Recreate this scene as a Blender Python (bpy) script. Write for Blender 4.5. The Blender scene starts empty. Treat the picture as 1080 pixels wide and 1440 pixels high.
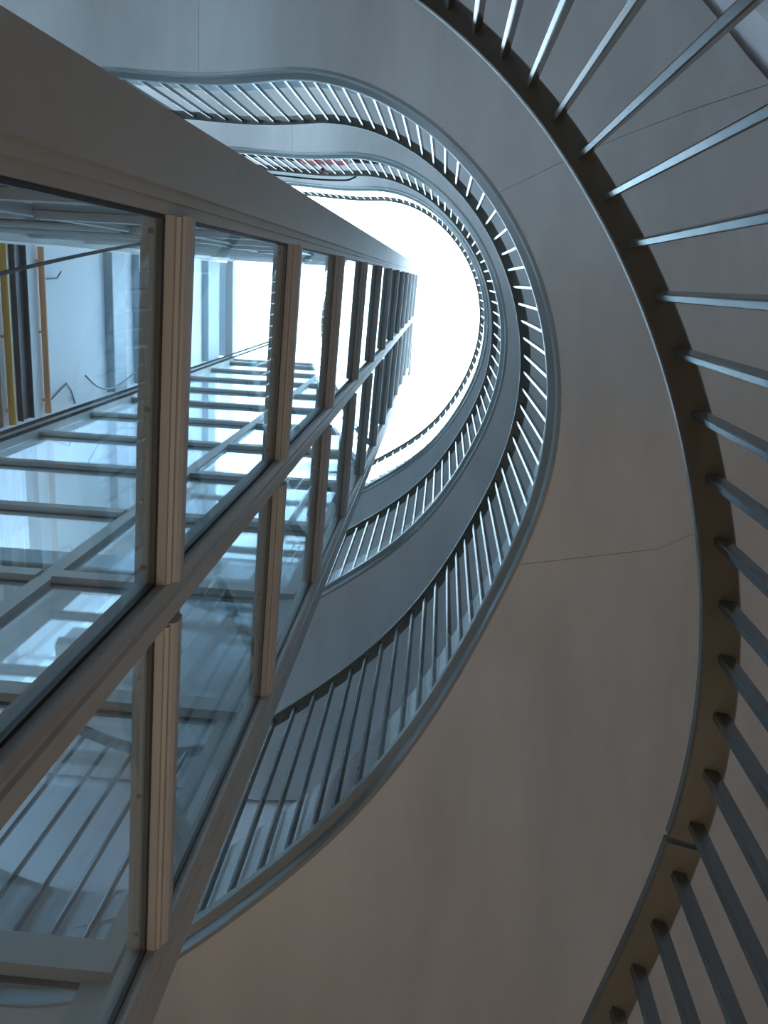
import bpy, bmesh, math, random
import numpy as np
from mathutils import Vector, Matrix

# ------------------------------------------------------------------ camera, sky, lights, exposure
SC = bpy.context.scene
COL = SC.collection
Z0 = 1.45                       # eye height of the photographer above the lobby floor
R = np.array([[0.9962089558816299, -0.05367555155988386, 0.06845912200704257],
              [0.06964305895043363, 0.9636655948346284, -0.25787296421309563],
              [-0.05213022694425297, 0.2616630590984603, 0.9637504256507369]])
cam_d = bpy.data.cameras.new('camera')
cam = bpy.data.objects.new('camera', cam_d); COL.objects.link(cam)
cam_d.sensor_fit = 'VERTICAL'; cam_d.sensor_height = 24.0
cam_d.lens = 1210.5 / 1440.0 * 24.0
cam_d.clip_start = 0.02; cam_d.clip_end = 200
mw = Matrix.Identity(4)
for i in range(3):
    mw[i][0] = R[0][i]; mw[i][1] = -R[1][i]; mw[i][2] = -R[2][i]
mw[2][3] = Z0
cam.matrix_world = mw
SC.camera = cam

wd = bpy.data.worlds.new('overcast_sky'); SC.world = wd; wd.use_nodes = True
nt = wd.node_tree; bg = nt.nodes['Background']
bg.inputs['Color'].default_value = (0.58, 0.81, 1.0, 1); bg.inputs['Strength'].default_value = 9.4

def area(name, loc, target, size, size_y, power, color):
    d = bpy.data.lights.new(name, 'AREA'); d.shape = 'RECTANGLE'; d.size = size; d.size_y = size_y
    d.energy = power; d.color = color
    o = bpy.data.objects.new(name, d); COL.objects.link(o); o.location = loc
    v = (Vector(target) - Vector(loc)).normalized()
    o.rotation_euler = v.to_track_quat('-Z', 'Y').to_euler()
    return o
# portals: they only guide the sampling of the sky through the roof light and the landing windows
def portal(loc, target, sx, sy):
    o = area('sky_portal', loc, target, sx, sy, 1, (1, 1, 1)); o.data.cycles.is_portal = True
portal((-.7, 0.57, Z0 + 13.96), (-.7, 0.57, 0), 5.95, 5.8)
for zc, zh in ((6.05, 1.5), (8.55, 2.7), (11.5, 2.6)):
    portal((-5.28, -1.775, Z0 + zc), (0, -1.775, Z0 + zc), 1.25, zh)
portal((-4.66, -2.24, Z0 + 7.6), (-4.66, 0, Z0 + 7.6), 1.14, 10.8)
portal((-4.66, 3.44, Z0 + 5.2), (-4.66, 0, Z0 + 5.2), 1.14, 6.0)
# added upward panel near the floor, standing in for warm light from below
lobby = area('lobby_fill', (0.75, 1.55, 0.06), (0.75, 1.55, 5), 3.0, 3.0, 30, (1.0, 0.81, 0.64))
lobby.data.spread = math.radians(100)
# unseen warm panels added over the lowest flight to brighten the soffit above
for x, y, z, p in ((0.95, -0.75, 1.1, 3.2), (1.4, 0.2, 0.45, 4.6), (1.5, 1.2, 0.25, 6.0), (1.3, 2.4, 0.0, 6.5), (0.0, 2.75, -0.5, 5.5)):
    area('soffit_fill', (x, y, z + Z0), (x, y, 9), .9, .9, p * .36, (1.0, 0.76, 0.54))

SIDE = []
SC.view_settings.view_transform = 'Standard'; SC.view_settings.look = 'None'
SC.view_settings.exposure = 0.0; SC.view_settings.gamma = 1.0
SC.view_settings.use_curve_mapping = False
SC.cycles.use_denoising = True
SC.cycles.max_bounces = 12; SC.cycles.transparent_max_bounces = 48
SC.cycles.diffuse_bounces = 6; SC.cycles.glossy_bounces = 4
SC.cycles.sample_clamp_indirect = 6

# ------------------------------------------------------------------ materials
def mat(name, color, rough=.6, metal=0., noise=0., nscale=6., streak=False, bump=0., bscale=60., spec=None):
    m = bpy.data.materials.new(name); m.use_nodes = True
    t = m.node_tree; b = t.nodes['Principled BSDF']
    b.inputs['Roughness'].default_value = rough; b.inputs['Metallic'].default_value = metal
    b.inputs['Base Color'].default_value = (*color, 1)
    tc = t.nodes.new('ShaderNodeTexCoord')
    if noise:
        n = t.nodes.new('ShaderNodeTexNoise'); n.inputs['Scale'].default_value = nscale
        n.inputs['Detail'].default_value = 5; n.inputs['Roughness'].default_value = .6
        mp = t.nodes.new('ShaderNodeMapping')
        mp.inputs['Scale'].default_value = (2.2, .45, 1) if streak else (1, 1, 1)
        t.links.new(tc.outputs['Object'], mp.inputs[0]); t.links.new(mp.outputs[0], n.inputs['Vector'])
        r = t.nodes.new('ShaderNodeMapRange')
        r.inputs['From Min'].default_value = .3; r.inputs['From Max'].default_value = .7
        r.inputs['To Min'].default_value = 1 - noise; r.inputs['To Max'].default_value = 1 + noise
        t.links.new(n.outputs['Fac'], r.inputs['Value'])
        mx = t.nodes.new('ShaderNodeVectorMath'); mx.operation = 'SCALE'
        mx.inputs[0].default_value = color
        t.links.new(r.outputs[0], mx.inputs['Scale']); t.links.new(mx.outputs[0], b.inputs['Base Color'])
    if bump:
        n2 = t.nodes.new('ShaderNodeTexNoise'); n2.inputs['Scale'].default_value = bscale; n2.inputs['Detail'].default_value = 3
        t.links.new(tc.outputs['Object'], n2.inputs['Vector'])
        bp = t.nodes.new('ShaderNodeBump'); bp.inputs['Strength'].default_value = bump; bp.inputs['Distance'].default_value = .004
        t.links.new(n2.outputs['Fac'], bp.inputs['Height']); t.links.new(bp.outputs[0], b.inputs['Normal'])
    if spec is not None: b.inputs['Specular IOR Level'].default_value = spec
    return m
M = dict(
    plaster=mat('soffit_plaster', (.545, .53, .505), .75, 0, .11, 1.5, True, .25, 45),
    wall=mat('wall_paint', (.82, .82, .85), .8, 0, .04, 1.0, False, .15, 40),
    backwall=mat('back_wall_paint', (.88, .88, .89), .8, 0, .03, 1.0),
    damper=mat('bounce_damper', (.16, .12, .09), .6, 0, .06, 3),  # added dark tone that soaks up light low in the well
    bounce_step=mat('high_bounce_step', (.66, .67, .68), .6, 0, .06, 5),  # unseen upper treads, kept pale to bounce light onto the soffits above
    lip=mat('stringer_paint', (.25, .265, .255), .35, 0, .05, 4),
    kerb=mat('kerb_paint', (.70, .73, .74), .6, 0, .04, 3),
    step=mat('low_bounce_step', (.20, .16, .125), .7, 0, .1, 5),  # unseen lowest treads, kept dark to hold back sky bounce
    rail=mat('railing_steel', (.075, .073, .064), .20, .0, .06, 8, spec=1.0),
    hand=mat('handrail_steel', (.10, .094, .075), .4, .0, .08, 8, spec=.6),
    frame=mat('lift_frame_paint', (.37, .355, .325), .5, .0, .06, 5, spec=.3),
    rubber=mat('black_gasket', (.012, .012, .013), .5),
    bolt=mat('bolt_steel', (.16, .13, .11), .5, .6),
    beam=mat('grey_beam_paint', (.36, .42, .46), .5, .1, .06, 4),
    dark=mat('dark_steel', (.045, .04, .045), .5, .3, .1, 6),
    yellow=mat('yellow_pipe_paint', (.70, .36, .05), .45),
    orange=mat('orange_conduit', (.80, .36, .16), .5),
    cable=mat('steel_cable', (.012, .013, .016), .7, 0, spec=.2),
    red=mat('red_cloth', (.72, .12, .13), .8, 0, .1, 20),
    brown=mat('brown_tag', (.20, .07, .03), .7),
    floor=mat('lobby_floor', (.13, .10, .075), .5, 0, .12, 3),
    grey=mat('pipe_grey', (.12, .13, .14), .5, .2),
)
def glass_mat(name, tint, rough=.02, fac_bias=.0):
    m = bpy.data.materials.new(name); m.use_nodes = True; t = m.node_tree
    t.nodes.remove(t.nodes['Principled BSDF']); out = t.nodes['Material Output']
    tr = t.nodes.new('ShaderNodeBsdfTransparent'); tr.inputs['Color'].default_value = (*tint, 1)
    gl = t.nodes.new('ShaderNodeBsdfGlossy'); gl.inputs['Roughness'].default_value = rough
    gl.inputs['Color'].default_value = (.9, .97, 1, 1)
    lw = t.nodes.new('ShaderNodeLayerWeight'); lw.inputs['Blend'].default_value = .5
    pw = t.nodes.new('ShaderNodeMath'); pw.operation = 'POWER'; pw.inputs[1].default_value = 5
    fr = t.nodes.new('ShaderNodeMapRange'); fr.inputs['To Min'].default_value = .035; fr.inputs['To Max'].default_value = .9
    t.links.new(lw.outputs['Facing'], pw.inputs[0]); t.links.new(pw.outputs[0], fr.inputs['Value'])
    mx = t.nodes.new('ShaderNodeMixShader')
    t.links.new(fr.outputs[0], mx.inputs[0]); t.links.new(tr.outputs[0], mx.inputs[1]); t.links.new(gl.outputs[0], mx.inputs[2])
    t.links.new(mx.outputs[0], out.inputs['Surface'])
    return m
M['glass'] = glass_mat('lift_glass', (.92, .965, .985))
M['skyglass'] = glass_mat('roof_glass', (.97, .98, .985), .05)

# ------------------------------------------------------------------ helpers
def tag(o, label=None, cat=None, group=None, kind=None):
    if label: o['label'] = label
    if cat: o['category'] = cat
    if group: o['group'] = group
    if kind: o['kind'] = kind
    return o
def empty(name, loc):
    o = bpy.data.objects.new(name, None); COL.objects.link(o)
    o.location = (loc[0], loc[1], loc[2] + Z0); o.empty_display_size = .1
    return o
def base(parent):
    """accumulated location of the parent chain (camera-height frame)"""
    v = Vector((0, 0, Z0)); q = parent; s = Vector((0, 0, 0))
    while q is not None:
        s += Vector(q.location); q = q.parent
    return s - v if parent is not None else -v
class MB:
    """collects shapes given in eye-height coordinates, linked as ONE mesh object"""
    def __init__(s): s.v = []; s.f = []
    def add(s, vs, fs):
        n = len(s.v); s.v += [tuple(map(float, p)) for p in vs]; s.f += [tuple(n + i for i in f) for f in fs]
    def hexa(s, b, t):
        """prism between two polygons of equal count"""
        n = len(b); fs = [tuple(range(n - 1, -1, -1)), tuple(range(n, 2 * n))]
        fs += [(i, (i + 1) % n, n + (i + 1) % n, n + i) for i in range(n)]
        s.add(list(b) + list(t), fs)
    def box(s, x0, x1, y0, y1, z0, z1):
        s.hexa([(x0, y0, z0), (x1, y0, z0), (x1, y1, z0), (x0, y1, z0)], [(x0, y0, z1), (x1, y0, z1), (x1, y1, z1), (x0, y1, z1)])
    def sweep(s, rings, closed=False, caps=True):
        n = len(rings[0]); m = len(rings); vs = [p for r in rings for p in r]; fs = []
        for i in range(m - 1 + (1 if closed else 0)):
            for j in range(n):
                a = i * n + j; b = i * n + (j + 1) % n; c = ((i + 1) % m) * n + (j + 1) % n; d = ((i + 1) % m) * n + j
                fs.append((a, b, c, d))
        if caps and not closed:
            fs.append(tuple(range(n - 1, -1, -1))); fs.append(tuple((m - 1) * n + j for j in range(n)))
        s.add(vs, fs)
    def tube(s, pts, r, n=8):
        pts = [Vector(p) for p in pts]; rings = []; up = None
        for i, p in enumerate(pts):
            d = (pts[min(i + 1, len(pts) - 1)] - pts[max(i - 1, 0)]).normalized()
            if up is None:
                up = Vector((0, 0, 1)) if abs(d.z) < .9 else Vector((1, 0, 0))
            a = d.cross(up).normalized(); b = a.cross(d).normalized(); up = b
            rings.append([p + r * (math.cos(2 * math.pi * k / n) * a + math.sin(2 * math.pi * k / n) * b) for k in range(n)])
        s.sweep(rings)
    def build(s, name, m, parent=None, smooth=False):
        me = bpy.data.meshes.new(name); o = bpy.data.objects.new(name, me); COL.objects.link(o)
        if parent is not None: o.parent = parent
        off = base(parent)
        me.from_pydata([(x - off.x, y - off.y, z - off.z) for x, y, z in s.v], [], s.f)
        bm = bmesh.new(); bm.from_mesh(me); bmesh.ops.recalc_face_normals(bm, faces=bm.faces[:]); bm.to_mesh(me); bm.free()
        me.materials.append(m)
        if smooth:
            for p in me.polygons: p.use_smooth = True
            try: me.set_sharp_from_angle(angle=math.radians(32))
            except Exception: pass
        return o
def share(src, parent, shift):
    """a copy of one object that shares its mesh"""
    c = src.copy(); COL.objects.link(c); c.parent = parent
    c.location = Vector(src.location) + Vector(shift)
    return c

# ------------------------------------------------------------------ the curve of the stairwell
F = 3.0
PP = {'cx': -0.97716, 'cy': 0.45543, 'rx': 1.46351, 'ry': 1.49908, 'ph0': -100.9724, 'ph1': 84.62875, 'rise': 3.16083, 'zt': 5.21064,
      'hH': 1.38745, 'dH': -0.031, 'pw': 2.03751}
A_ = [0.02162, -0.03037, -0.02132, -0.03287, -0.01762, -0.01828, -0.01531, -0.00035, 0.13743, -0.01491]
B_ = [0.06737, -0.13001, 0.12696, 0.0535, -0.11975, 0.18049, -0.07872, -0.10984, 0.01509]
LEVEL = [-3.53938, 0.0, 3.0, 5.77537]
def outw(phi):                  # width of the flights, growing into the building corner at the lower right
    def ss(u): u = min(max(u, 0), 1); return u * u * (3 - 2 * u)
    return 1.15 + .80 * ss((phi + 35) / 50) - .50 * ss((phi - 52) / 33)
def spl(x, k0, k1, v):
    n = len(v); st = (k1 - k0) / (n - 1); x = min(max(x, k0), k1)
    i = min(int((x - k0) / st), n - 2); t = (x - k0 - i * st) / st
    a, b, c, d = v[max(i - 1, 0)], v[i], v[i + 1], v[min(i + 2, n - 1)]
    return .5 * (2 * b + (c - a) * t + (2 * a - 5 * b + 4 * c - d) * t * t + (-a + 3 * b - 3 * c + d) * t ** 3)
def plan(phi, off):
    a = math.radians(min(max(phi, -90), 90)); c, s = math.cos(a), math.sin(a); e = 2 / PP['pw']
    wob = spl(phi, -125, 125, A_) * max(0.0, 1 - max(off, 0) / .8)
    off = off + wob
    x = PP['cx'] + PP['rx'] * abs(c) ** e + off * c
    y = PP['cy'] + math.copysign(PP['ry'] * abs(s) ** e, s) + off * s
    ex = (phi + 90) / 90 * 2.5 if phi < -90 else ((90 - phi) / 90 * 2.5 if phi > 90 else 0)
    return x + ex, y
def zst(phi):
    t = (phi - PP['ph0']) / (PP['ph1'] - PP['ph0']); k = .03
    sp = lambda u: k * math.log1p(math.exp(min(max(u / k, -50), 50)))
    t = sp(t); t = 1 - sp(1 - t)
    return PP['zt'] - PP['rise'] * t + spl(phi, -120, 120, B_)
def at(phi, off, h, k):
    x, y = plan(phi, off); return (x, y, zst(phi) + h + LEVEL[k])
def tangent(phi):
    a, b = plan(phi - .5, 0), plan(phi + .5, 0)
    v = Vector((b[0] - a[0], b[1] - a[1], 0)); return v.normalized()

# ------------------------------------------------------------------ setting
wr = MB()
rings = []
for i in range(-200, 201, 5):
    a = at(i, outw(i) + .02, 0, 0); b = plan(i, outw(i) + .16)
    rings.append([(a[0], a[1], -Z0), (b[0], b[1], -Z0), (b[0], b[1], 13.95), (a[0], a[1], 13.95)])
wr.sweep(rings)
tag(wr.build('wall_right', M['wall'], smooth=True), kind='structure')
# unseen dark band added round the wall foot to cut sky bounce
da = MB(); rings = []
for i in range(-200, 201, 5):
    o = outw(i); a = at(i, o - .002, 0, 0); b = plan(i, o + .018); zt = min(max(a[2] + 1.15, -Z0 + .3), 1.9)
    rings.append([(a[0], a[1], -Z0 + .001), (b[0], b[1], -Z0 + .001), (b[0], b[1], zt), (a[0], a[1], zt)])
da.sweep(rings)
tag(da.build('damper_band', M['damper'], smooth=True), kind='structure')
fl = MB(); fl.box(-5.6, 2.4, -3.2, 4.2, -Z0 - .2, -Z0); tag(fl.build('floor', M['floor']), kind='structure')
# left end wall with a window opening on every storey
XL = -5.3
wl = MB()
yN0, yN1, yS0, yS1 = -2.4, -1.15, 2.0, 3.25
zs = [-Z0, 5.3, 6.8, 7.2, 9.9, 10.2, 12.8, 13.95]
for i in range(0, len(zs) - 1):
    if i % 2 == 0: wl.box(XL - .15, XL, -2.6, 3.6, zs[i], zs[i + 1])
    else:
        wl.box(XL - .15, XL, -2.6, yN0, zs[i], zs[i + 1]); wl.box(XL - .15, XL, yN1, 3.6, zs[i], zs[i + 1])
tag(wl.build('wall_left', M['wall']), kind='structure')
# short side walls at the landing ends; tall windows added for blue side light
XE = plan(200, 0)[0]
for nm, wn, yw, z0, z1 in (('wall_north', 'added_window_2', plan(-200, outw(-200) + .02)[1], 2.2, 13.0), ('wall_south', 'added_window_3', plan(200, outw(200) + .02)[1], 2.2, 8.2)):
    sg = 1 if yw > 0 else -1; ya, yb = min(yw, yw + .14 * sg), max(yw, yw + .14 * sg)
    b = MB(); b.box(XL - .15, XE, ya, yb, -Z0, z0); b.box(XL - .15, XE, ya, yb, z1, 13.95)
    b.box(XL - .15, XL + .06, ya, yb, z0, z1); b.box(XE - .06, XE, ya, yb, z0, z1)
    tag(b.build(nm, M['wall']), kind='structure')
    wn_ = empty(wn, ((XL + XE) / 2, yw, z0)); tag(wn_, kind='structure')
    b = MB()
    for z in np.linspace(z0, z1, 5): b.box(XL + .06, XE - .06, yw + .04 * sg - .02, yw + .04 * sg + .02, max(z - .03, z0), min(z + .03, z1))
    b.build('frame', M['wall'], wn_)
    b = MB(); b.box(XL + .06, XE - .06, yw + .05 * sg, yw + .05 * sg + .006, z0, z1); b.build('pane', M['skyglass'], wn_)
    SIDE.append((yw, z0, z1))

# ------------------------------------------------------------------ glass lift shaft
S = .48                          # metres per shaft unit
GL = 2.32; G0 = 2.97             # transom spacing and first transom above the eye, in shaft units
KS = list(range(-1, 12))
ZTOP = 29.2 * S
xf = lambda y: -(1 + .04 * (y - 1.27))
XB, YA, YR = -7.2, -.42, 3.02
wb = MB(); wb.box((XB - .55) * S, (XB - .25) * S, (YA - .3) * S, (YR + .3) * S, -Z0, 28.66 * S)
tag(wb.build('wall_back', M['backwall']), kind='structure')
shaft = empty('lift_shaft', ((-4) * S, 1.3 * S, -Z0))
tag(shaft, 'tall glazed lift shaft with grey beige metal frame running up the left side', 'lift shaft')
FR = M['frame']
# post profiles: polygons in plan (shaft units)
def post(name, polys, z0=-Z0, z1=ZTOP):
    b = MB()
    for q in polys:
        b.hexa([(x * S, y * S, z0) for x, y in q], [(x * S, y * S, z1) for x, y in q])
    return b.build(name, FR, shaft)
def ff(y, d): return (xf(y) + d, y)
# corner post A (upper left in the photo): wide flat cladding with a stepped bead
post('corner_post', [
    [ff(-.46, .055), ff(-.46, -.25), ff(-.24, -.25), ff(-.24, .055)],
    [ff(-.24, .028), ff(-.24, -.12), ff(-.205, -.12), ff(-.205, .028)],
    [ff(-.205, .010), ff(-.205, -.085), ff(-.165, -.085), ff(-.165, .010)]])
# middle post: ribbed cap in front of the glass, slim bar behind
post('middle_post', [
    [ff(1.15, 0), ff(1.15, .035), ff(1.175, .055), ff(1.29, .055), ff(1.316, .038), ff(1.316, 0)],
    [ff(1.19, .05), ff(1.20, .068), ff(1.225, .068), ff(1.235, .05)],
    [ff(1.15, -.085), ff(1.15, -.004), ff(1.316, -.004), ff(1.316, -.085)]])
# corner post R (lower edge in the photo)
post('corner_post', [
    [ff(2.80, 0), ff(2.80, .035), ff(2.825, .055), ff(3.10, .055), ff(3.15, .03), ff(3.15, -.28), ff(2.99, -.28), ff(2.99, -.085), ff(2.80, -.085)],
    [ff(2.86, .05), ff(2.87, .066), ff(2.895, .066), ff(2.905, .05)]])
# rear corner posts and side middle posts
for y0, y1 in ((YA - .08, YA + .16), (YR - .16, YR + .12)):
    post('corner_post', [[(XB, y0), (XB + .26, y0), (XB + .26, y1), (XB, y1)]])
xm0, xm1 = -3.74, -3.58
post('middle_post', [[(xm0, YR - .06), (xm1, YR - .06), (xm1, YR + .055), (xm0, YR + .055)]])
post('middle_post', [[(xm0, YA - .055), (xm1, YA - .055), (xm1, YA + .06), (xm0, YA + .06)]])

def bay_front(y0, y1, bolts):
    """one transom, pane and gasket between two posts of the front, then copies up the shaft"""
    zt = G0
    prof = [(-.085, 0), (-.085, .18), (-.004, .18), (-.004, .205), (.012, .205), (.040, .18), (.046, .148), (.062, .136), (.070, .11), (.070, .060), (.058, .040), (.040, .036), (.040, .022), (.030, 0)]
    t = MB()
    t.sweep([[((xf(y) + d) * S, y * S, (zt + h) * S) for d, h in prof] for y in (y0, y1)])
    rib = [(.036, .030), (.050, .022), (.050, .008), (.036, .004)]
    t.sweep([[((xf(y) + d) * S, y * S, (zt + h) * S) for d, h in rib] for y in (y0 + .005, y1 - .005)])
    tr = t.build('transom', FR, shaft)
    g = MB(); yy0, yy1 = y0 + .004, y1 - .004; z0, z1 = zt + .21, zt + GL - .004
    g.sweep([[((xf(y) + d) * S, y * S, z * S) for d, z in ((-.014, z0), (-.014, z1), (-.002, z1), (-.002, z0))] for y in (yy0, yy1)])
    pane = g.build('glass_pane', M['glass'], shaft)
    k = MB(); w = .022
    def strip(ya, yb, za, zb):
        k.sweep([[((xf(y) + d) * S, y * S, z * S) for d, z in ((-.022, za), (-.022, zb), (-.001, zb), (-.001, za))] for y in (ya, yb)])
    strip(y0 + .001, y1 - .001, z1 - w, z1 + .003); strip(y0 + .001, y1 - .001, z0 - .004, z0 + .012)
    strip(y0 + .001, y0 + .016, z0, z1 - w); strip(y1 - .016, y1 - .001, z0, z1 - w)
    gk = k.build('gasket', M['rubber'], pane)
    bs = []
    if bolts:
        for fr_ in (.04, .5, .95):
            y = y0 + (y1 - y0) * fr_; b = MB()
            c = Vector(((xf(y) - .05) * S, y * S, zt * S))
            b.hexa([(c.x + .006 * math.cos(q), c.y + .006 * math.sin(q), c.z + .001) for q in np.linspace(0, 2 * math.pi, 7)[:-1]],
                   [(c.x + .0045 * math.cos(q), c.y + .0045 * math.sin(q), c.z - .003) for q in np.linspace(0, 2 * math.pi, 7)[:-1]])
            bs.append(b.build('bolt', M['bolt'], tr))
    for i in KS:
        if i == 0: continue
        dz = (0, 0, GL * S * i)
        c = share(tr, shaft, dz)
        if i <= 2:
            for b in bs: share(b, c, (0, 0, 0))
        p = share(pane, shaft, dz); share(gk, p, (0, 0, 0))
bay_front(-.165, 1.15, True)
bay_front(1.316, 2.80, True)
def bay_side(yc, sgn, x0, x1):
    """side face at y = yc whose outside looks towards sgn*y"""
    zt = G0
    q = lambda d: yc + sgn * d
    prof = [(-.085, 0), (-.085, .18), (-.004, .18), (-.004, .205), (.012, .205), (.040, .18), (.046, .148), (.062, .136), (.070, .11), (.070, .060), (.058, .040), (.040, .036), (.040, .022), (.030, 0)]
    t = MB(); t.sweep([[(x * S, q(d) * S, (zt + h) * S) for d, h in prof] for x in (x0, x1)])
    tr = t.build('transom', FR, shaft)
    z0, z1 = zt + .21, zt + GL - .004
    g = MB(); g.sweep([[(x * S, q(d) * S, z * S) for d, z in ((-.014, z0), (-.014, z1), (-.002, z1), (-.002, z0))] for x in (x0 + .004, x1 - .004)])
    pane = g.build('glass_pane', M['glass'], shaft)
    k = MB()
    def strip(xa, xb, za, zb):
        k.sweep([[(x * S, q(d) * S, z * S) for d, z in ((-.018, za), (-.018, zb), (-.001, zb), (-.001, za))] for x in (xa, xb)])
    strip(x0, x1, z1 - .02, z1 + .003); strip(x0, x1, z0 - .004, z0 + .012)
    gk = k.build('gasket', M['rubber'], pane)
    for i in KS:
        if i == 0: continue
        dz = (0, 0, GL * S * i)
        share(tr, shaft, dz); p = share(pane, shaft, dz); share(gk, p, (0, 0, 0))
for yc, sg in ((YR, 1), (YA, -1)):
    bay_side(yc, sg, xm1, -1.22 if sg > 0 else -1.19)
    bay_side(yc, sg, XB + .26, xm0)
hb = MB()
for y0, y1 in ((YA - .05, YA + .12), (YR - .12, YR + .05)): hb.box(XB * S, -1.0 * S, y0 * S, y1 * S, ZTOP - .07, ZTOP)
hb.box(-1.07 * S, -.95 * S, -.4 * S, 3.1 * S, ZTOP - .07, ZTOP); hb.box(XB * S, (XB + .2) * S, YA * S, YR * S, ZTOP - .07, ZTOP)
hb.build('head_frame', FR, shaft)

# steelwork and pipes fixed across the back of the shaft
def bar_across(name, za, zb, m, label, cat, d=.06, group=None, y0=YA + .2, y1=YR - .2, round_=False):
    za *= 1.065; zb *= 1.065; b = MB(); x0 = (XB - .25) * S
    if round_:
        r = (zb - za) * S / 2; b.tube([(x0 + r + .012, y0 * S, (za + zb) / 2 * S), (x0 + r + .012, y1 * S, (za + zb) / 2 * S)], r, 12)
        for yy in (y0 + .25, (y0 + y1) / 2, y1 - .25):
            b.box(x0, x0 + r, (yy - .02) * S, (yy + .02) * S, za * S - .004, zb * S + .004)
    else:
        c = .008; t = d; zl, zh = za * S, zb * S
        prof = [(0, zl), (t, zl), (t, zl + c), (c * 1.5, zl + c), (c * 1.5, zh - c), (t, zh - c), (t, zh), (0, zh)] if name == 'channel_beam' else \
               [(0, zl), (t - c, zl), (t, zl + c), (t, zh - c), (t - c, zh), (0, zh)]
        b.sweep([[(x0 + a, y * S, z) for a, z in prof] for y in (y0, y1)])
    return tag(b.build(name, m, smooth=round_), label, cat, group)
bar_across('gas_pipe', 13.53, 13.65, M['yellow'], 'yellow pipe across the back wall of the lift shaft', 'pipe', round_=True)
bar_across('timber_batten', 13.10, 13.34, M['brown'], 'brown batten beside the yellow pipe at the left edge', 'batten', .03)
bar_across('channel_beam', 13.93, 14.34, M['dark'], 'dark steel beam between the yellow and orange pipes', 'beam', .05)
bar_across('conduit', 14.86, 14.97, M['orange'], 'thin orange conduit across the back wall of the lift shaft', 'conduit', round_=True)
bar_across('floor_beam', 17.90, 18.62, M['beam'], 'wide blue grey beam on the back wall past the orange conduit', 'beam', .09)
bar_across('floor_beam', 19.55, 20.15, M['beam'], 'narrow blue grey beam just before the nearest lift transom', 'beam', .09)
bar_across('floor_beam', 25.3, 26.55, M['beam'], 'blue grey beam second below the bright roof light, through the second pane', 'beam', .10)
bar_across('floor_beam', 27.25, 28.5, M['beam'], 'blue grey beam topmost on the back wall, edging the bright roof light', 'beam', .12)

# ropes hanging in the shaft
def rope(pts, r, label, name='lift_rope', m='cable', cat='rope', group=None):
    b = MB(); b.tube(pts, r, 6); return tag(b.build(name, M[m], smooth=True), label, cat, group)
rope([(-2.4, .945, -1.2), (-2.4, .943, 13.6)], .011, 'upper of the two parallel dark lift ropes behind the first pane')
rope([(-2.4, .985, -1.2), (-2.4, .980, 13.6)], .011, 'lower of the two parallel dark lift ropes behind the first pane')
cv = []
for i in range(25):
    t = i / 24; z = 3.4 + 3.82 * t
    cv.append((-2.4, .088 - .1076 * (z - 4.674) + .0075 * (z - 4.674) * (z - 7.04), z))
rope(cv, .012, 'single sagging dark cable high in the first lift pane', 'hanging_cable', cat='cable')
cv = []
for i in range(17):
    t = i / 16; a = math.pi * t
    cv.append((-3.3, 1.03 + .14 * math.sin(a) + .1 * t, 7.92 + 1.35 * t - .12 * math.sin(a)))
rope(cv, .008, 'thin curled wire end on the pale back wall of the lift shaft', 'loose_wire', 'grey', 'wire')

XW = (XB - .25) * S
rope([(XW + .012, .17, 7.70), (XW + .03, .16, 7.95), (XW + .05, .10, 8.0)], .007,
     'thin bent wire on the back wall close under the top of the first pane', 'loose_wire', 'grey', 'wire')
rope([(XW + .012, 1.26, 7.72), (XW + .012, 1.14, 8.1), (XW + .012, 1.22, 8.2), (XW + .012, 1.36, 8.28)], .007,
     'thin arched wire on the back wall just above the two lift ropes', 'loose_wire', 'grey', 'wire')

# roof light
rc = MB()
for (a, b, c, d) in ((XL, -3.75, -2.6, 3.6),):
    rc.box(a, b, c, d, 13.95, 14.1)
tag(rc.build('ceiling', M['wall']), kind='structure')
win = empty('window_1', (-1.5, .45, 13.95)); tag(win, kind='structure')
frm = MB()
for y in (-2.37, 3.52): frm.box(-3.7, 2.3, y - .05, y + .05, 13.97, 14.1)
for x in (-3.7, 2.3): frm.box(x - .05, x + .05, -2.37, 3.52, 13.97, 14.1)
frm.build('frame', M['wall'], win)
for (x0, x1) in ((-3.65, -.503), (-.497, 2.25)):
    p = MB(); p.box(x0, x1, -2.32, 3.47, 14.0, 14.012); p.build('pane', M['skyglass'], win)

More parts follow.
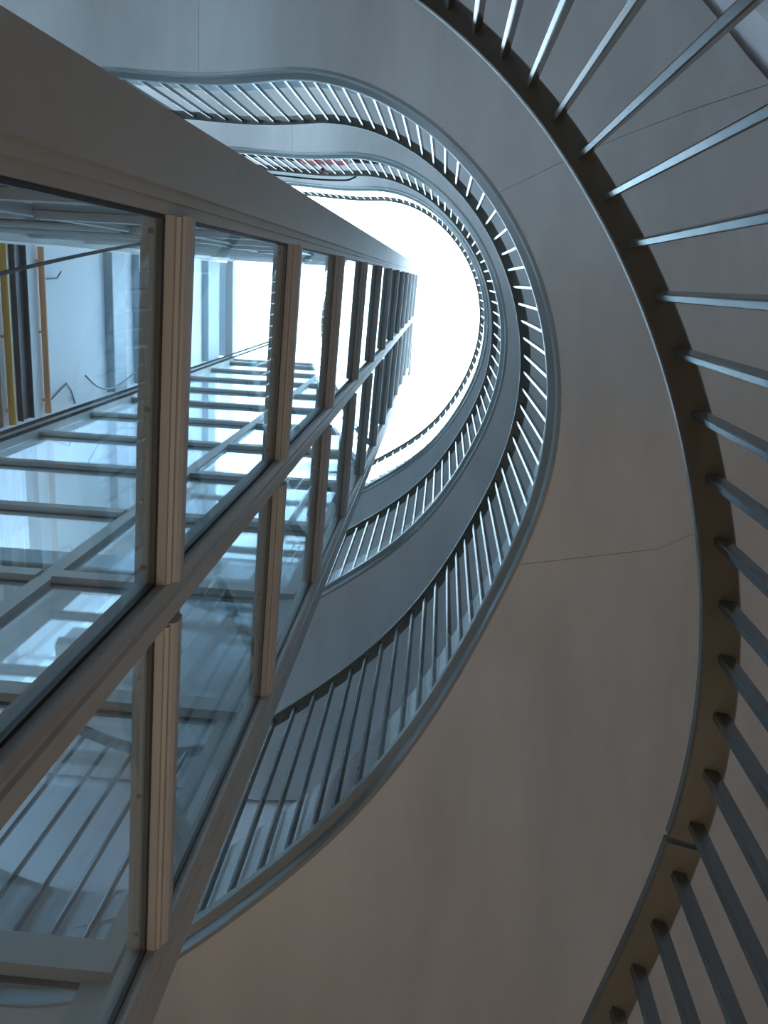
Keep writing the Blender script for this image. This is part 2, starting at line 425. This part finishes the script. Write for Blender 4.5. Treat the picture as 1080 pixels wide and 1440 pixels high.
# ------------------------------------------------------------------ stair flights
SEAMS = [(-200, 0), (-106.6, 0), (-35, 3.5), (23.5, -24), (200, 0)]     # (angle at the well, skew per metre outwards)
def flight(k, label, last=False):
    lo, hi = -195, 195
    root = empty('stair_flight', at(0, .6, 0, k)); tag(root, label, 'stairs', 'flights winding up the stairwell')
    clip = lambda p: (p[0], p[1], max(p[2], -Z0 + .004))
    for (a, sa), (b, sb) in zip(SEAMS[:-1], SEAMS[1:]):
        a_, b_ = max(a, lo) + .03, min(b, hi) - .03
        n = max(3, int((b_ - a_) / 3)); rings = []
        for i in range(n + 1):
            ph = a_ + (b_ - a_) * i / n; sk = sa + (sb - sa) * i / n
            ring = []
            for fr in (0, .25, .5, .75, 1): p2 = ph + sk * 1.5 * fr; ring.append(clip(at(p2, (outw(p2) - .015) * fr, 0.0, k)))
            for fr in (1, .75, .5, .25, .02): p2 = ph + sk * 1.5 * fr; ring.append(clip(at(p2, (outw(p2) - .015) * fr, .26, k)))
            rings.append(ring)
        m = MB(); m.sweep(rings); m.build('soffit_panel', M['plaster'], root, smooth=True)
    phs = [lo + (hi - lo) * i / 150 for i in range(151)]
    # rounded stringer lip along the well
    lp = [(.012, -.004), (-.001, -.004), (-.005, .004), (-.005, .052), (-.029, .066), (-.031, .070), (-.031, .103), (-.028, .107), (.024, .107), (.024, .02)]
    m = MB(); m.sweep([[clip(at(ph, o, h, k)) for o, h in lp] for ph in phs]); m.build('stringer', M['lip'], root, smooth=True)
    kb = [(.018, .108), (.018, .50), (.055, .50), (.055, .108)]
    m = MB(); m.sweep([[clip(at(ph, o, h, k)) for o, h in kb] for ph in phs]); m.build('kerb', M['kerb'], root, smooth=True)
    # steps on top of the slab
    zb, ztp = zst(100), zst(-112); ns = 19; m = MB(); r = (ztp - zb) / ns
    edges = []
    for i in range(ns + 1):
        z = zb + r * i; a, b = 100., -112.
        best = min((abs(zst(q) - z), -q) for q in np.arange(-112, 100.1, .5)); edges.append(-best[1])
    edges = sorted(edges, reverse=True)
    for i in range(ns):
        a, b = edges[i], edges[i + 1]
        if a - b < .6: continue
        z = max(zst(b), zst(a)) + LEVEL[k] + .285; ow = outw((a + b) / 2) - .03
        def q(ph, off, zz_): x, y = plan(ph, off); return (x, y, zz_)
        za, zb_ = zst(a) + LEVEL[k] + .265, zst(b) + LEVEL[k] + .265
        if za < -Z0: continue
        m.hexa([q(a, .07, za), q(a, ow, za), q(b, ow, zb_), q(b, .07, zb_)], [q(a, .07, z), q(a, ow, z), q(b, ow, z), q(b, .07, z)])
    st = m.build('steps', M['step' if k == 0 else 'bounce_step'], root); st['kind'] = 'stuff'
    return root
flight(0, 'lowest stair flight, mostly outside the frame, carrying the closest railing')
flight(1, 'nearest stair flight with broad brown soffit sweeping up the right side')
flight(2, 'second stair flight up with blue grey soffit, between the two middle railings')
flight(3, 'topmost stair flight, thin pale band right below the bright roof light')

# ------------------------------------------------------------------ railings
def bars_l1():
    p = [-44.4, -40.6, -36.8, -33.0, -29.2, -25.4, -21.5, -17.7, -14.0, -10.4, -7.0, -3.8, -.8, 1.8, 4.7, 7.8, 10.9, 14.0, 17.2, 20.2, 23.0]
    return [-44.4 - 3.8 * i for i in range(12, 0, -1)] + p + [23.0 + 3.1 * i for i in range(1, 18)]
def bars_l2():
    p = [-122.7, -118.2, -114.0, -109.3, -104.5, -100.0, -95.6, -91.8, -88.5, -85.1, -81.9, -78.8, -75.5, -72.1, -68.4, -64.9, -61.2, -57.4, -53.5, -49.4, -45.4,
         -41.2, -37.0, -32.9, -28.8, -24.9, -21.2, -17.4, -13.8, -10.3, -6.9, -3.5, -.4, 2.8, 6.0, 9.3, 12.6, 16.0, 19.4, 22.7, 26.0, 29.3, 32.2, 35.3, 38.1, 40.9, 44.2,
         47.1, 50.1, 53.5, 56.8, 60.1, 62.9, 66.3, 69.7, 73.2]
    return [-122.7 - 4.4 * i for i in range(8, 0, -1)] + p + [73.2 + 3.5 * i for i in range(1, 6)] + [90.7 + 4.2 * i for i in range(1, 17)]
def bars_l3():
    return [-15.3 + 3.42 * i for i in range(-33, 33)]
def bars_l4():
    return [-17.0 + 3.42 * i for i in range(-32, 32)]
def railing(k, phis, label):
    root = empty('stair_railing', at(0, -.005, .107, k)); tag(root, label, 'railing', 'railings round the stairwell')
    lo, hi = min(phis) - 6, max(phis) + 6; d = PP['dH'] + (-.03 if k == 0 else 0)
    hp = [(d, -.003), (d + .003, 0), (d + .053, 0), (d + .056, -.003), (d + .056, -.017), (d + .053, -.020), (d + .003, -.020), (d, -.017)]
    cuts = [(lo, 11.9), (12.25, hi)] if k == 0 else [(lo, hi)]          # the closest handrail shows one open joint
    for lo_, hi_ in cuts:
        n = int((hi_ - lo_) / 1.6); m = MB()
        m.sweep([[at(lo_ + (hi_ - lo_) * i / n, o, PP['hH'] + h, k) for o, h in hp] for i in range(n + 1)])
        m.build('handrail', M['hand'], root, smooth=True)
    # one flat bar, shared by every baluster of this railing
    hb_ = PP['hH'] - .019 - .107
    b = MB(); w, dp, c = .0065, .011, .002
    pr = [(-w, -dp + c), (-w + c, -dp), (w - c, -dp), (w, -dp + c), (w, dp - c), (w - c, dp), (-w + c, dp), (-w, dp - c)]
    x0, y0, z0 = at(0, -.005, .107, k)
    b.sweep([[(x0 + u, y0 + v, z0 + z) for u, v in pr] for z in (0, hb_)])
    b.hexa([(x0 - .011, y0 - .015, z0 + .0), (x0 + .011, y0 - .015, z0), (x0 + .011, y0 + .015, z0), (x0 - .011, y0 + .015, z0)],
           [(x0 - .011, y0 - .015, z0 + .010), (x0 + .011, y0 - .015, z0 + .01), (x0 + .011, y0 + .015, z0 + .01), (x0 - .011, y0 + .015, z0 + .01)])
    src = b.build('baluster', M['rail'], root)
    off = -.007 + (-.02 if k == 0 else 0)
    for i, ph in enumerate(phis):
        o = src if i == 0 else src.copy()
        if i: COL.objects.link(o); o.parent = root
        p = Vector(at(ph, off, .107, k)); o.location = p + Vector((0, 0, Z0)) - Vector(root.location)
        tg = tangent(ph); o.rotation_euler = (0, 0, math.atan2(tg.y, tg.x))
    return root
railing(0, bars_l1(), 'closest railing with big bars radiating along the right edge')
railing(1, bars_l2(), 'railing on the nearest flight, the largest complete sweep round the well')
railing(2, bars_l3(), 'railing on the second flight, with a red cloth behind its bars')
railing(3, bars_l4(), 'topmost railing, thin bars against the bright white roof light')

# ------------------------------------------------------------------ small things on the third landing
zl = 8.45
def ray(px, py, z):
    d = np.array([px - 540, py - 720, 1210.5]) @ R; return Vector((d[0] / d[2] * z, d[1] / d[2] * z, z))
# red cloth and black cables tied behind the bars of the second railing
b = MB(); top = []
rings = []
for i in range(25):
    t = i / 24; ph = -107.5 + 17.5 * t; wv = .006 * math.sin(t * 21)
    lo_, hi_ = .525 + .015 * math.sin(t * 9), .86 + .03 * math.sin(t * 5 + 1)
    rings.append([at(ph, .012 + wv, lo_, 2), at(ph, .018 - wv, (lo_ + hi_) / 2, 2), at(ph, .012 + wv, hi_, 2),
                  at(ph, .015 + wv, hi_, 2), at(ph, .021 - wv, (lo_ + hi_) / 2, 2), at(ph, .015 + wv, lo_, 2)])
b.sweep(rings)
tag(b.build('red_cloth', M['red'], smooth=True), 'red cloth strip tied behind the bars of the second railing', 'cloth')
b = MB(); b.tube([at(ph, .025, .66 + .02 * math.sin(ph), 2) for ph in np.arange(-150, -107.6, 2.)], .013, 8)
tag(b.build('black_cable', M['dark'], smooth=True), 'thin black cable running left from the red cloth behind the bars', 'cable')
b = MB(); b.tube([at(ph, .042, .70 + .05 * math.sin(ph * .35), 2) for ph in np.arange(-89.5, -73, 1.5)], .03, 8)
tag(b.build('black_hose', M['dark'], smooth=True), 'thick black hose end to the right of the red cloth', 'hose')
b = MB(); pts = []
for i in range(9):
    a = math.pi * i / 8; r_ = .022 * math.sin(a) + .002
    c = Vector(at(-99.3, -.056, .62 + .05 * (1 - math.cos(a)), 2))
    pts.append([(c.x + r_ * math.cos(q), c.y + r_ * math.sin(q), c.z) for q in np.linspace(0, 2 * math.pi, 9)[:-1]])
b.sweep(pts); b.tube([at(-99.3, -.056, .71, 2), at(-99.3, -.05, .82, 2), at(-99.3, -.034, 1.1, 2)], .008, 6)
tag(b.build('tied_bundle', M['brown'], smooth=True), 'small brown bundle hanging in front of the red cloth', 'bundle')
b = MB(); pz = PP['hH'] + .02
b.tube([at(ph, -.065, pz, 2) for ph in np.arange(-160, -93.9, 3.)] + [at(-92.5, -.06, pz, 2), at(-90.5, -.04, pz - .01, 2), at(-89, -.012, pz - .008, 2)], .009, 8)
tag(b.build('dark_pipe', M['cable'], smooth=True), 'thin dark pipe along the inner edge of the second handrail', 'pipe')
